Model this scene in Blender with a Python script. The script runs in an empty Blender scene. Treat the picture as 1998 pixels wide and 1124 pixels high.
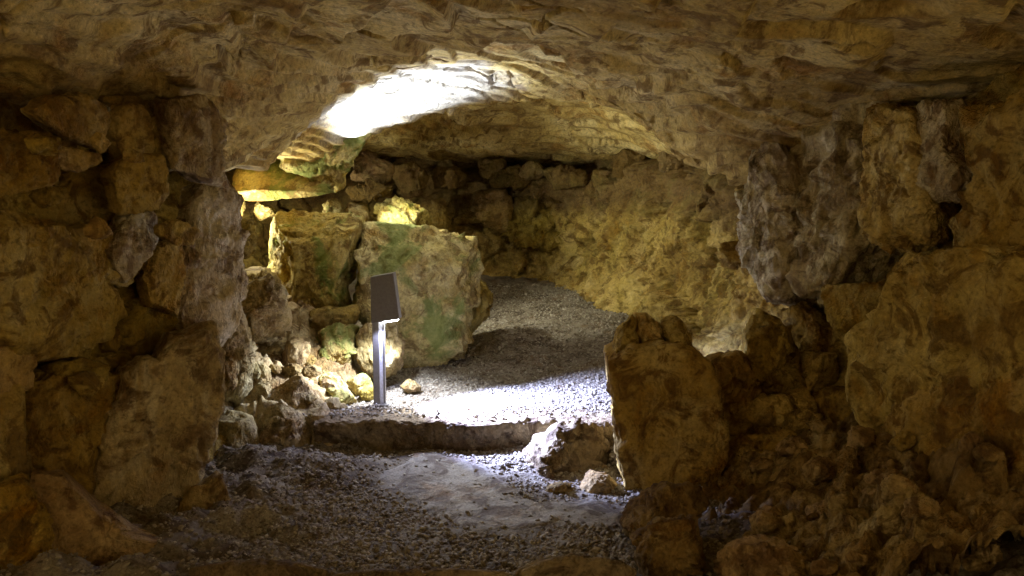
import bpy, math, random
import numpy as np
from mathutils import Vector, Matrix

SC = bpy.context.scene
COL = SC.collection
random.seed(7)
RNG = np.random.default_rng(11)

# ------------------------------------------------------------------ camera
FPX, CX, CY, HOR, EYE = 1554.0, 999.0, 562.0, 400.0, 1.5
PITCH = math.atan((CY - HOR) / FPX)
cd = bpy.data.cameras.new("camera")
cam = bpy.data.objects.new("camera", cd)
COL.objects.link(cam)
cam.location = (0, 0, EYE)
cam.rotation_euler = (math.pi / 2 - PITCH, 0, 0)
cd.sensor_width = 36.0
cd.lens = 36.0 * FPX / 1998.0
cd.clip_start = 0.05
cd.clip_end = 200.0
SC.camera = cam

# ------------------------------------------------------------------ world: dim ambient fill, let in by openings added left and right of the viewer
w = bpy.data.worlds.new("World")
SC.world = w
w.use_nodes = True
bg = w.node_tree.nodes["Background"]
bg.inputs[0].default_value = (1.0, 0.74, 0.36, 1)
bg.inputs[1].default_value = 1.15

SC.view_settings.view_transform = 'Standard'
SC.view_settings.look = 'None'
SC.view_settings.exposure = 0.42
SC.view_settings.gamma = 1.0
SC.render.engine = 'CYCLES'
SC.cycles.use_denoising = True
SC.cycles.max_bounces = 8
SC.cycles.diffuse_bounces = 4
SC.cycles.use_adaptive_sampling = True
SC.cycles.adaptive_threshold = 0.04
SC.cycles.adaptive_min_samples = 32
SC.cycles.glossy_bounces = 2
SC.cycles.sample_clamp_indirect = 6.0


def lamp(name, kind, loc, energy, color, aim=None, radius=0.03, size=None, blend=0.5):
    d = bpy.data.lights.new(name, kind)
    d.energy = energy
    d.color = color
    d.shadow_soft_size = radius
    if kind == 'SPOT':
        d.spot_size = math.radians(size)
        d.spot_blend = blend
    o = bpy.data.objects.new(name, d)
    COL.objects.link(o)
    o.location = loc
    if aim is not None:
        o.rotation_euler = (Vector(aim) - Vector(loc)).to_track_quat('-Z', 'Y').to_euler()
    return o


# the lamps of the cave: bollard head (two lenses), hidden uplight behind the blocks, hidden warm lamp in the niche, and an added chamber fill
LAMP = (-0.865, 5.14, 0.2)
COOL = (0.46, 0.54, 1.0)
lamp("bollard_beam", 'SPOT', (-0.745, 5.10, 0.735), 1600, COOL, aim=(-0.06, 5.05, 0.2), radius=0.02, size=84, blend=1.0)
lamp("bollard_spill", 'SPOT', (-0.845, 5.195, 0.730), 70, (0.80, 0.86, 1.0), aim=(-0.93, 5.10, 0.2), radius=0.02, size=152, blend=0.35)
lamp("bollard_front", 'SPOT', (-0.775, 5.085, 0.725), 15, (0.55, 0.60, 1.0), aim=(-0.77, 4.95, 0.2), radius=0.015, size=150, blend=0.4)
lamp("hidden_uplight", 'SPOT', (-1.25, 6.66, 1.31), 400, (0.80, 0.87, 1.0), aim=(-0.82, 6.12, 2.4), radius=0.03, size=72, blend=0.95)
lamp("chamber_fill", 'SPOT', (-1.22, 6.66, 1.62), 105, (1.0, 0.96, 0.70), aim=(1.1, 7.1, 0.75), radius=0.10, size=118, blend=0.9)  # added fill aimed at the ramp and right wall; no such lamp there
lamp("hidden_niche_lamp", 'POINT', (-2.20, 6.60, 1.32), 34, (1.0, 0.92, 0.66), radius=0.03)


# ------------------------------------------------------------------ numpy noise
_perm = np.random.default_rng(3).permutation(256).astype(np.int64)
_perm = np.concatenate([_perm, _perm])
_g = np.random.default_rng(4).normal(size=(256, 3))
_g /= np.linalg.norm(_g, axis=1)[:, None]
_g = _g.astype(np.float32)
_perm = _perm.astype(np.int32)


def perlin(p):
    p = p.astype(np.float32)
    i = np.floor(p).astype(np.int32)
    f = p - i
    i &= 255
    u = f * f * f * (f * (f * 6 - 15) + 10)
    out = 0
    for dx in (0, 1):
        wx = u[:, 0] if dx else 1 - u[:, 0]
        hx = _perm[(i[:, 0] + dx) & 255]
        for dy in (0, 1):
            wy = u[:, 1] if dy else 1 - u[:, 1]
            hy = _perm[(hx + i[:, 1] + dy) & 255]
            for dz in (0, 1):
                wz = u[:, 2] if dz else 1 - u[:, 2]
                g = _g[_perm[(hy + i[:, 2] + dz) & 255]]
                d = (f[:, 0] - dx) * g[:, 0] + (f[:, 1] - dy) * g[:, 1] + (f[:, 2] - dz) * g[:, 2]
                out = out + wx * wy * wz * d
    return out * 1.6


def fbm(p, octaves=5, gain=0.5, ridged=False):
    a, s, out = 1.0, 1.0, np.zeros(len(p))
    for k in range(octaves):
        n = perlin(p * s + 17.3 * k)
        out += a * ((0.5 - np.abs(n)) * 1.4 if ridged else n)
        a *= gain
        s *= 2.03
    return out


def worley(p):
    """distance to the nearest and the second nearest cell point, and the nearest cell's random number"""
    i = np.floor(p).astype(np.int64)
    f = p - i
    n = len(p)
    d1, d2, idr = np.full(n, 9.0), np.full(n, 9.0), np.zeros(n)
    for dx in (-1, 0, 1):
        for dy in (-1, 0, 1):
            for dz in (-1, 0, 1):
                h = _perm[(_perm[(_perm[(i[:, 0] + dx) & 255] + i[:, 1] + dy) & 255] + i[:, 2] + dz) & 255]
                j = _g[h] * 0.42 + 0.5
                d = np.sqrt((dx + j[:, 0] - f[:, 0]) ** 2 + (dy + j[:, 1] - f[:, 1]) ** 2 + (dz + j[:, 2] - f[:, 2]) ** 2)
                near = d < d1
                d2 = np.where(near, d1, np.minimum(d2, d))
                idr = np.where(near, h / 255.0, idr)
                d1 = np.where(near, d, d1)
    return d1, d2, idr


def facet(p, tilt=0.55):
    """broken rock: every cell is a tilted flat face at a height of its own; also how near the joint is (0 on it)"""
    p = p.astype(np.float32)
    i = np.floor(p).astype(np.int32)
    f = p - i
    n = len(p)
    d1, d2 = np.full(n, 9.0, np.float32), np.full(n, 9.0, np.float32)
    hh, cc = np.zeros(n, np.int32), np.zeros(n, np.int32)
    jit = _g * 0.42 + 0.5
    cells = [(dx, dy, dz) for dx in (-1, 0, 1) for dy in (-1, 0, 1) for dz in (-1, 0, 1)]
    for k, (dx, dy, dz) in enumerate(cells):
        h = _perm[(_perm[(_perm[(i[:, 0] + dx) & 255] + i[:, 1] + dy) & 255] + i[:, 2] + dz) & 255]
        d = (f[:, 0] - jit[h, 0] - dx) ** 2 + (f[:, 1] - jit[h, 1] - dy) ** 2 + (f[:, 2] - jit[h, 2] - dz) ** 2
        near = d < d1
        np.minimum(d2, np.where(near, d1, d), out=d2)
        np.copyto(hh, h, where=near)
        np.copyto(cc, k, where=near)
        np.copyto(d1, d, where=near)
    rel = f - jit[hh] - np.array(cells, np.float32)[cc]
    gv = _g[(hh * 7 + 13) & 255]
    return (hh / 255.0 - 0.5) * 0.8 + tilt * (gv * rel).sum(axis=1) * 1.6, np.sqrt(d2) - np.sqrt(d1)


def smooth(a, b, x):
    t = np.clip((x - a) / (b - a), 0, 1)
    return t * t * (3 - 2 * t)


# ------------------------------------------------------------------ picture plane -> place
def ray(px, py):
    r = (px - CX) / FPX
    u = -(py - CY) / FPX
    c, s = math.cos(PITCH), math.sin(PITCH)
    return np.array([r, c + u * s, -s + u * c])


def at(px, py, Y):
    d = ray(px, py)
    return np.array([0, 0, EYE]) + d * (Y / d[1])


def to_px(P):
    c, s = math.cos(PITCH), math.sin(PITCH)
    x, y, z = P[..., 0], P[..., 1], P[..., 2] - EYE
    f = y * c - z * s
    u = y * s + z * c
    return CX + x / f * FPX, CY - u / f * FPX


# ------------------------------------------------------------------ mesh helpers
def build(name, V, F, mat, parent=None, origin=None, smooth_shade=True):
    V = np.asarray(V, dtype=np.float32)
    F = np.asarray(F, dtype=np.int32)
    if origin is None:
        origin = np.zeros(3)
    V = V - np.asarray(origin, dtype=np.float32)
    k = F.shape[1]
    me = bpy.data.meshes.new(name)
    me.vertices.add(len(V))
    me.vertices.foreach_set("co", V.ravel())
    me.loops.add(F.size)
    me.loops.foreach_set("vertex_index", F.ravel())
    me.polygons.add(len(F))
    me.polygons.foreach_set("loop_start", np.arange(0, F.size, k, dtype=np.int32))
    me.polygons.foreach_set("loop_total", np.full(len(F), k, dtype=np.int32))
    me.polygons.foreach_set("use_smooth", np.full(len(F), smooth_shade))
    me.update(calc_edges=True)
    me.materials.append(mat)
    o = bpy.data.objects.new(name, me)
    COL.objects.link(o)
    o.location = [float(v) for v in origin]
    if parent is not None:
        o.parent = parent
        o.location = [float(a - b) for a, b in zip(origin, parent.location)]
    return o


def tag(o, label, cat, group=None):
    o["label"] = label
    o["category"] = cat
    if group:
        o["group"] = group
    return o


def struct(o):
    o["kind"] = "structure"
    return o


def grid_faces(nu, nv, flip=False):
    i = np.arange(nu * nv).reshape(nu, nv)
    q = np.stack([i[:-1, :-1], i[1:, :-1], i[1:, 1:], i[:-1, 1:]], -1).reshape(-1, 4)
    return q[:, ::-1] if flip else q


def grid_normals(P):
    du = np.gradient(P, axis=0)
    dv = np.gradient(P, axis=1)
    n = np.cross(du, dv)
    return n / (np.linalg.norm(n, axis=-1, keepdims=True) + 1e-9)


def catmull(ctrl, n, ts=None):
    """ctrl (k, ...) -> n samples along axis 0"""
    ctrl = np.asarray(ctrl, float)
    k = len(ctrl)
    t = np.linspace(0, k - 1, n) if ts is None else np.asarray(ts) * (k - 1)
    i = np.clip(np.floor(t).astype(int), 0, k - 2)
    f = (t - i).reshape((-1,) + (1,) * (ctrl.ndim - 1))
    p0, p1, p2, p3 = ctrl[np.maximum(i - 1, 0)], ctrl[i], ctrl[i + 1], ctrl[np.minimum(i + 2, k - 1)]
    return 0.5 * (2 * p1 + (p2 - p0) * f + (2 * p0 - 5 * p1 + 4 * p2 - p3) * f ** 2 + (3 * p1 - p0 - 3 * p2 + p3) * f ** 3)


def rbf(pts, vals, lam=1e-3):
    pts = np.asarray(pts, float)
    vals = np.asarray(vals, float)
    def k(d):
        return d
    D = np.linalg.norm(pts[:, None] - pts[None], axis=-1)
    n = len(pts)
    A = np.zeros((n + 3, n + 3))
    A[:n, :n] = k(D) - lam * np.eye(n)
    A[:n, n] = 1
    A[:n, n + 1:] = pts
    A[n:, :n] = A[:n, n:].T
    b = np.concatenate([vals, np.zeros(3)])
    sol = np.linalg.solve(A, b)
    def f(q):
        out = np.zeros(len(q))
        for s in range(0, len(q), 40000):
            qq = q[s:s + 40000]
            d = np.linalg.norm(qq[:, None] - pts[None], axis=-1)
            out[s:s + 40000] = k(d) @ sol[:n] + sol[n] + qq @ sol[n + 1:]
        return out
    return f


# ------------------------------------------------------------------ materials
def nt(m):
    m.use_nodes = True
    t = m.node_tree
    for n in list(t.nodes):
        t.nodes.remove(n)
    out = t.nodes.new("ShaderNodeOutputMaterial")
    b = t.nodes.new("ShaderNodeBsdfPrincipled")
    t.links.new(b.outputs[0], out.inputs[0])
    return t, b


def noise(t, vec, scale, detail=6, rough=0.6, dist=0.0):
    n = t.nodes.new("ShaderNodeTexNoise")
    n.inputs["Scale"].default_value = scale
    n.inputs["Detail"].default_value = detail
    n.inputs["Roughness"].default_value = rough
    n.inputs["Distortion"].default_value = dist
    t.links.new(vec, n.inputs["Vector"])
    return n.outputs[0]


def rgb_noise(t, vec, scale):
    n = t.nodes.new("ShaderNodeTexNoise")
    n.inputs["Scale"].default_value = scale
    n.inputs["Detail"].default_value = 3
    t.links.new(vec, n.inputs["Vector"])
    return n.outputs["Color"]


def ramp(t, fac, stops):
    r = t.nodes.new("ShaderNodeValToRGB")
    e = r.color_ramp.elements
    while len(e) < len(stops):
        e.new(0.5)
    for el, (p, c) in zip(e, stops):
        el.position = p
        el.color = (c[0], c[1], c[2], 1)
    t.links.new(fac, r.inputs[0])
    return r.outputs[0]


def mix(t, fac, a, b, mode='MIX'):
    n = t.nodes.new("ShaderNodeMix")
    n.data_type = 'RGBA'
    n.blend_type = mode
    for s, v in ((n.inputs[0], fac), (n.inputs[6], a), (n.inputs[7], b)):
        if isinstance(v, (int, float)):
            s.default_value = v
        elif isinstance(v, tuple):
            s.default_value = (*v, 1)
        else:
            t.links.new(v, s)
    return n.outputs[2]


def mapping(t, vec, scale):
    n = t.nodes.new("ShaderNodeMapping")
    n.inputs["Scale"].default_value = scale
    t.links.new(vec, n.inputs["Vector"])
    return n.outputs[0]


def rock_material(name, dark, mid, pale, moss=0.0, bump=0.55, streak=(7, 7, 1.6), streak_amt=0.35, grain=1.0, var=0.35, relief=(1.25, 1.25, 0.7), splash_tone=None, upper_shade=None):
    m = bpy.data.materials.new(name)
    t, b = nt(m)
    g = t.nodes.new("ShaderNodeNewGeometry")
    pos = g.outputs["Position"]
    big = noise(t, pos, 1.7, 3, 0.62, 0.4)
    col = ramp(t, big, [(0.32, dark), (0.5, mid), (0.68, pale)])
    st = noise(t, mapping(t, pos, streak), 1.0, 4, 0.65, 0.8)
    col = mix(t, ramp(t, st, [(0.50, (0, 0, 0)), (0.66, (streak_amt,) * 3)]), col, pale)
    stain = noise(t, pos, 5.5, 4, 0.68, 1.2)
    col = mix(t, ramp(t, stain, [(0.49, (0, 0, 0)), (0.60, (0.85,) * 3)]), col, (mid[0] * 0.36, mid[1] * 0.29, mid[2] * 0.27), 'MIX')
    rust = noise(t, pos, 3.3, 3, 0.6, 0.6)
    col = mix(t, ramp(t, rust, [(0.55, (0, 0, 0)), (0.72, (0.55,) * 3)]), col, (mid[0] * 0.95, mid[1] * 0.66, mid[2] * 0.40))
    if upper_shade:                           # darker brown above a height: rubble tone plus painted shade under the lip
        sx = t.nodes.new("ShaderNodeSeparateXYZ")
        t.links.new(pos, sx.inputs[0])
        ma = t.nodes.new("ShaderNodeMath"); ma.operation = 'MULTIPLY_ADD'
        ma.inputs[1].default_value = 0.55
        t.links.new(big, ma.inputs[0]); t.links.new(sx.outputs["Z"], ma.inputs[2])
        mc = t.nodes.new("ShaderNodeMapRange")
        mc.inputs[1].default_value, mc.inputs[2].default_value = upper_shade[0] + 0.20, upper_shade[0] + 0.38
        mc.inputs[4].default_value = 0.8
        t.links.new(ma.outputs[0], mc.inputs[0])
        col = mix(t, mc.outputs[0], col, upper_shade[1])
    if splash_tone:                       # pale grey rock tone, plus the uplight splash's whiteness put into the colour
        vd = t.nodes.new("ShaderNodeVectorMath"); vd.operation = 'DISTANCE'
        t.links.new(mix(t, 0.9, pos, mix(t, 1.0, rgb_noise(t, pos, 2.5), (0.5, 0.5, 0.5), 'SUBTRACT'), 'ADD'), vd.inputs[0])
        vd.inputs[1].default_value = splash_tone[:3]
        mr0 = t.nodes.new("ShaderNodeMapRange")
        mr0.inputs[1].default_value, mr0.inputs[2].default_value = splash_tone[3] * 0.75, splash_tone[3] * 1.2
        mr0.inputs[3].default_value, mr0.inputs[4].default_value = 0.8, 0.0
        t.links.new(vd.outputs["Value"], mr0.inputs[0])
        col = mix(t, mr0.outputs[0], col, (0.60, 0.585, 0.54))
    fine = noise(t, pos, 46 * grain, 3, 0.7)
    col = mix(t, 0.65, col, ramp(t, fine, [(0.30, (0.30,) * 3), (0.47, (0.9,) * 3), (0.55, (1, 1, 1)), (0.70, (1.45, 1.42, 1.35))]), 'MULTIPLY')
    if moss > 0:
        ms = noise(t, pos, 2.6, 4, 0.65, 0.5)
        col = mix(t, ramp(t, ms, [(0.50, (0, 0, 0)), (0.58, (moss,) * 3)]), col, (0.14, 0.195, 0.045))
    oi = t.nodes.new("ShaderNodeObjectInfo")
    hs = t.nodes.new("ShaderNodeHueSaturation")
    mr = t.nodes.new("ShaderNodeMapRange")
    mr.inputs[3].default_value = 1 - var
    mr.inputs[4].default_value = 1 + var * 0.6
    t.links.new(oi.outputs["Random"], mr.inputs[0])
    t.links.new(mr.outputs[0], hs.inputs["Value"])
    if var > 0:
        wn = t.nodes.new("ShaderNodeTexWhiteNoise"); wn.noise_dimensions = '1D'
        t.links.new(oi.outputs["Random"], wn.inputs["W"])
        for src, dst, a, b_ in ((wn.outputs["Value"], "Hue", 0.496, 0.509), (oi.outputs["Random"], "Saturation", 1.20, 1.0)):
            m2 = t.nodes.new("ShaderNodeMapRange")
            m2.inputs[3].default_value, m2.inputs[4].default_value = a, b_
            t.links.new(src, m2.inputs[0])
            t.links.new(m2.outputs[0], hs.inputs[dst])
    t.links.new(col, hs.inputs["Color"])
    t.links.new(hs.outputs[0], b.inputs["Base Color"])
    b.inputs["Roughness"].default_value = 0.86
    b.inputs["Specular IOR Level"].default_value = 0.25
    # relief finer than the mesh
    b1 = noise(t, mapping(t, pos, relief), 15, 4, 0.66, 0.9)
    v = t.nodes.new("ShaderNodeTexVoronoi")
    v.inputs["Scale"].default_value = 30
    t.links.new(mix(t, 0.12, pos, g.outputs["Normal"], 'ADD'), v.inputs["Vector"])
    b2 = noise(t, pos, 75, 2, 0.7)
    ad = t.nodes.new("ShaderNodeMath"); ad.operation = 'MULTIPLY_ADD'
    ad.inputs[1].default_value = 0.18
    t.links.new(v.outputs["Distance"], ad.inputs[0]); t.links.new(b1, ad.inputs[2])
    ad2 = t.nodes.new("ShaderNodeMath"); ad2.operation = 'MULTIPLY_ADD'
    ad2.inputs[1].default_value = 0.22
    t.links.new(b2, ad2.inputs[0]); t.links.new(ad.outputs[0], ad2.inputs[2])
    bp = t.nodes.new("ShaderNodeBump")
    sm = t.nodes.new("ShaderNodeMapRange")
    sm.inputs[1].default_value, sm.inputs[2].default_value = 0.35, 0.65
    sm.inputs[3].default_value, sm.inputs[4].default_value = bump * 0.35, bump * 1.5
    t.links.new(rust, sm.inputs[0])
    t.links.new(sm.outputs[0], bp.inputs["Strength"])
    bp.inputs["Distance"].default_value = 0.085
    t.links.new(ad2.outputs[0], bp.inputs["Height"])
    t.links.new(bp.outputs[0], b.inputs["Normal"])
    return m


def plain(name, col, rough=0.6, metal=0.0, emit=None, estr=0.0):
    m = bpy.data.materials.new(name)
    t, b = nt(m)
    g = t.nodes.new("ShaderNodeNewGeometry")
    n = noise(t, g.outputs["Position"], 60, 5, 0.7)
    c = mix(t, 0.5, col, ramp(t, n, [(0.3, (0.55,) * 3), (0.7, (1.2,) * 3)]), 'MULTIPLY')
    t.links.new(c, b.inputs["Base Color"])
    b.inputs["Roughness"].default_value = rough
    b.inputs["Metallic"].default_value = metal
    if emit:
        b.inputs["Emission Color"].default_value = (*emit, 1)
        b.inputs["Emission Strength"].default_value = estr
    return m


M_WALL = rock_material("limestone_wall", (0.24, 0.145, 0.045), (0.48, 0.345, 0.118), (0.62, 0.51, 0.25))
M_BACK = rock_material("limestone_back", (0.19, 0.12, 0.04), (0.40, 0.295, 0.10), (0.52, 0.40, 0.18), moss=0.10, upper_shade=(1.42, (0.15, 0.095, 0.045)))
M_CEIL = rock_material("limestone_ceiling", bump=0.42, dark=(0.35, 0.235, 0.07), mid=(0.60, 0.455, 0.155), pale=(0.72, 0.60, 0.29), streak=(5, 2.0, 9), var=0.0, relief=(0.55, 1.3, 2.2), splash_tone=(-0.75, 6.1, 2.35, 0.75))
M_BLOCK = rock_material("limestone_block", (0.32, 0.23, 0.085), (0.50, 0.40, 0.16), (0.62, 0.54, 0.28), moss=0.7, var=0.15)
M_LOOSE = rock_material("limestone_loose", (0.28, 0.20, 0.10), (0.42, 0.33, 0.18), (0.60, 0.54, 0.38), moss=0.12, var=0.2)
M_CREV = rock_material("crevice_shade", (0.07, 0.036, 0.040), (0.12, 0.07, 0.058), (0.20, 0.13, 0.08), var=0.0)  # crevice darkness as a purple-brown colour; no mesh uses it
M_STREAK = rock_material("calcite_streaked", (0.30, 0.22, 0.11), (0.48, 0.39, 0.22), (0.66, 0.60, 0.44), streak=(9, 9, 1.2), streak_amt=0.75, relief=(1.6, 1.6, 0.6), bump=0.6, var=0.15)
M_PILLAR = rock_material("calcite_pillar", (0.40, 0.32, 0.18), (0.58, 0.50, 0.32), (0.70, 0.66, 0.52), streak=(9, 9, 1.2), streak_amt=0.8, relief=(1.6, 1.6, 0.6), bump=0.65, var=0.0)
M_SHADED = rock_material("shaded_limestone", (0.18, 0.115, 0.055), (0.36, 0.255, 0.125), (0.52, 0.42, 0.24))  # limestone darkened in colour to stand for dimness away from the light
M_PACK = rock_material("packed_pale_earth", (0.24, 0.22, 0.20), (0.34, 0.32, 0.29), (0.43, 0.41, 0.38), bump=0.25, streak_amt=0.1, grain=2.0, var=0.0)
M_STEP = rock_material("shaded_rock", (0.13, 0.09, 0.05), (0.22, 0.165, 0.095), (0.34, 0.28, 0.18), var=0.0)  # shade of the step front put into a darker rock colour; ledge rocks too
M_FLOOR = rock_material("packed_grit", (0.15, 0.125, 0.10), (0.25, 0.22, 0.175), (0.36, 0.33, 0.28), bump=0.4, streak_amt=0.1, grain=2.2, var=0.0)


def pebble_material():
    m = bpy.data.materials.new("gravel")
    t, b = nt(m)
    g = t.nodes.new("ShaderNodeNewGeometry")
    c = ramp(t, g.outputs["Random Per Island"], [(0.0, (0.16, 0.13, 0.10)), (0.35, (0.26, 0.225, 0.17)), (0.75, (0.35, 0.315, 0.25)), (1.0, (0.47, 0.44, 0.38))])
    n = noise(t, g.outputs["Position"], 90, 4, 0.6)
    c = mix(t, 0.6, c, ramp(t, n, [(0.3, (0.6,) * 3), (0.7, (1.15,) * 3)]), 'MULTIPLY')
    t.links.new(c, b.inputs["Base Color"])
    b.inputs["Roughness"].default_value = 0.8
    return m


M_GRAVEL = pebble_material()

# ------------------------------------------------------------------ the ceiling: one rock vault
C = []
def cp(px, py, Y):
    p = at(px, py, Y)
    C.append((p[0], p[1], p[2]))
# middle, front to lip
for a in [(1000, 0, 3.6), (1000, 60, 4.4), (1000, 115, 5.5), (1000, 165, 6.3), (820, 0, 3.6), (800, 60, 4.3), (800, 110, 5.0), (820, 170, 6.2),
          (640, 0, 3.6), (650, 70, 4.2), (690, 120, 4.9), (700, 180, 5.9), (620, 205, 6.0), (560, 120, 4.5), (520, 170, 4.7), (540, 60, 4.0),
          (480, 250, 4.85), (440, 330, 4.95), (520, 330, 5.7), (560, 300, 6.5), (600, 345, 6.85), (425, 215, 4.4), (450, 130, 4.3), (400, 60, 3.8),
          (300, 165, 4.0), (300, 80, 3.75), (200, 40, 3.45), (200, 150, 3.7), (100, 155, 3.5), (0, 125, 3.3), (60, 60, 3.2), (0, 0, 2.9),
          (450, 0, 3.5), (240, 0, 3.3),
          # lip
          (740, 255, 6.9), (800, 228, 6.95), (880, 213, 6.95), (1000, 203, 6.85), (1120, 190, 6.5),
          (1200, 200, 6.3), (1260, 238, 6.1), (1310, 272, 5.9), (1365, 320, 5.65), (1430, 330, 5.3), (1485, 325, 5.05),
          # right
          (1100, 90, 4.9), (1120, 145, 5.8), (1200, 150, 5.4), (1200, 60, 4.4), (1200, 0, 3.6), (1300, 190, 5.2), (1300, 100, 4.4), (1300, 20, 3.7),
          (1400, 250, 5.0), (1400, 170, 4.55), (1450, 280, 4.95), (1500, 255, 4.8), (1500, 130, 4.1), (1500, 30, 3.5), (1600, 210, 4.4), (1620, 100, 3.8),
          (1750, 155, 4.0), (1750, 60, 3.5), (1900, 85, 3.6), (1880, 0, 3.2), (1998, 45, 3.35), (1998, -30, 3.0), (1700, 0, 3.3),
          # far recess
          (760, 275, 7.9), (760, 285, 8.8), (900, 240, 7.9), (900, 300, 8.8), (1000, 232, 7.9), (1000, 300, 8.7), (1150, 225, 7.6), (1150, 305, 8.4),
          (1250, 265, 7.2), (1280, 300, 7.7), (1350, 315, 6.8)]:
    cp(*a)
for p in [(-2.6, -2.6, 2.3), (0, -2.6, 2.5), (2.6, -2.6, 2.3), (-2.6, 0, 2.35), (-1, 0, 2.5), (1, 0, 2.5), (2.6, 0, 2.35), (0, 1.8, 2.45), (-1.5, 1.8, 2.4), (1.5, 1.8, 2.4), (-3, 4.5, 2.0), (3, 4.5, 2.0), (-3, 2.5, 2.0),
          (3, 2.5, 2.0), (-3.4, 6, 1.95), (-2.4, 6.2, 1.78), (-2.0, 5.5, 1.80), (-1.8, 6.9, 1.95), (-3.4, 8, 2.0), (-2.2, 8, 2.15), (-2, 9.4, 2.1), (0, 9.4, 2.0), (1.5, 9, 2.0),
          (2.6, 7, 1.9), (3, 5.6, 1.9), (1.0, 6.75, 2.25), (0.2, 7.2, 2.5), (-0.6, 7.25, 2.45), (-1.25, 7.1, 2.25), (1.30, 6.55, 2.2), (1.55, 6.1, 2.12), (1.75, 5.75, 2.0), (0.75, 7.0, 2.4)]:
    C.append(p)
C = np.array(C)
fc = rbf(C[:, :2], C[:, 2], 0.02)
ys = np.concatenate([np.linspace(-2.6, 2.4, 40)[:-1], np.linspace(2.4, 7.2, 400)[:-1], np.linspace(7.2, 9.9, 70)])
xs = np.concatenate([np.linspace(-3.6, -2.5, 20)[:-1], np.linspace(-2.5, 2.5, 390)[:-1], np.linspace(2.5, 3.6, 20)])
X, Yg = np.meshgrid(xs, ys, indexing='ij')
q = np.stack([X.ravel(), Yg.ravel()], 1)
Z = np.clip(fc(q), 1.5, 2.75)
P = np.stack([q[:, 0], q[:, 1], Z], 1)
# bedding planes: the ceiling breaks off in thin steps; one fold runs down to the right
warp = fbm(P * 0.9 + 5, 4)
sl = (Z * 1.0 + 0.16 * q[:, 0] - 0.10 * q[:, 1] + 0.22 * fbm(P * 0.65 + 51, 3, 0.4)) / 0.095
fr = sl - np.floor(sl)
terr = (np.floor(sl) + smooth(0.84, 1.0, fr) - sl) * 0.095
big = fbm(P * np.array([0.8, 1.4, 1.0]) + 9, 4, 0.42) * 0.06
med = fbm(P * np.array([3.2, 4.5, 6.0]) + 2, 5, 0.52, ridged=True) * 0.028
fin = fbm(P * 14, 4, 0.55) * 0.005
mask = smooth(-0.2, 0.5, fbm(P * 0.8 + 31, 3))
d1, d2, _ = worley(P * np.array([2.1, 2.1, 2.1]) + 0.35 * np.stack([warp, fbm(P + 40, 3), fbm(P + 60, 3)], 1))
crack = -0.08 * (1 - smooth(0.0, 0.030, d2 - d1)) * smooth(0.05, 0.5, fbm(P * 0.7 + 77, 3))
rough_zone = smooth(0.1, 0.5, fbm(P * 0.6 + 88, 2)) 
splash_relief = 1 - 0.25 * np.exp(-(((P[:, 0] + 0.7) / 0.75) ** 2 + ((P[:, 1] - 6.0) / 0.7) ** 2))      # relief flattened where the uplight's splash falls
c1, cj = facet(P * np.array([0.8, 2.6, 1.0]) + 0.5 * np.stack([warp, warp, 0 * warp], 1))
c2, _ = facet(P * np.array([2.4, 7.5, 3.0]) + 0.8 * np.stack([warp, warp, 0 * warp], 1))
c3, _ = facet(P * np.array([8., 20., 8.0]) + 0.8 * np.stack([warp, warp, 0 * warp], 1))
flow = fbm(np.stack([P[:, 0] * 1.1 + 0.8 * warp, P[:, 1] * 4.5 + 1.6 * warp, P[:, 2] * 2], 1) + 3, 5, 0.55, ridged=True) - 0.6
med = med * 0.22 + 0.015 * flow + 0.022 * c1 * rough_zone + 0.007 * c2 + 0.003 * c3
splash_terr = 1 - 0.40 * np.exp(-(((P[:, 0] + 0.7) / 0.8) ** 2 + ((P[:, 1] - 6.2) / 0.8) ** 2))  # bedding steps flattened there too, to weaken their shadows in the splash
terr = terr * splash_terr
H = (big + terr * (0.35 + 0.6 * mask) + med * (0.5 + 1.1 * rough_zone) + fin) * splash_relief
fold = np.array([at(*a)[:2] for a in [(1010, -60, 3.4), (1040, 30, 4.1), (1130, 120, 5.2), (1220, 175, 5.65), (1320, 245, 5.55), (1400, 318, 5.4)]])
dbest, side = np.full(len(P), 9.0), np.zeros(len(P))
wob = np.stack([fbm(P * 3 + 5, 4), fbm(P * 3 + 25, 4)], 1) * 0.10
for a, b in zip(fold[:-1], fold[1:]):
    e = b - a
    L = np.linalg.norm(e)
    t = np.clip(((P[:, :2] + wob - a) @ e) / L ** 2, 0, 1)
    r = P[:, :2] + wob - (a + t[:, None] * e)
    d = np.linalg.norm(r, axis=1)
    sg = np.sign(e[1] * r[:, 0] - e[0] * r[:, 1])
    side = np.where(d < dbest, sg, side)
    dbest = np.minimum(d, dbest)
sd = dbest * side
P[:, 2] -= 0.07 * smooth(-0.02, 0.05, sd) * np.exp(-np.maximum(sd, 0) / 0.55)
for px_, py_, Y_, rx, ry, dp in [(1685, 118, 3.85, 0.045, 0.07, 0.13), (445, 85, 4.1, 0.03, 0.14, 0.10), (1660, 78, 3.6, 0.10, 0.03, 0.04), (1200, 85, 4.7, 0.05, 0.05, 0.05), (700, 55, 4.1, 0.12, 0.03, 0.05), (780, 150, 5.6, 0.10, 0.03, 0.03)]:
    h_ = at(px_, py_, Y_)
    r2 = ((P[:, 0] - h_[0]) / rx) ** 2 + ((P[:, 1] - h_[1]) / ry) ** 2
    P[:, 2] += dp * (1 - smooth(0.5, 1.3, r2 + 0.5 * c2))        # solution pits
P[:, 2] += 1.1 * H - 1.3 * crack * splash_relief
ceil = struct(build("cave_ceiling", P, grid_faces(len(xs), len(ys)), M_CEIL))


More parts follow.
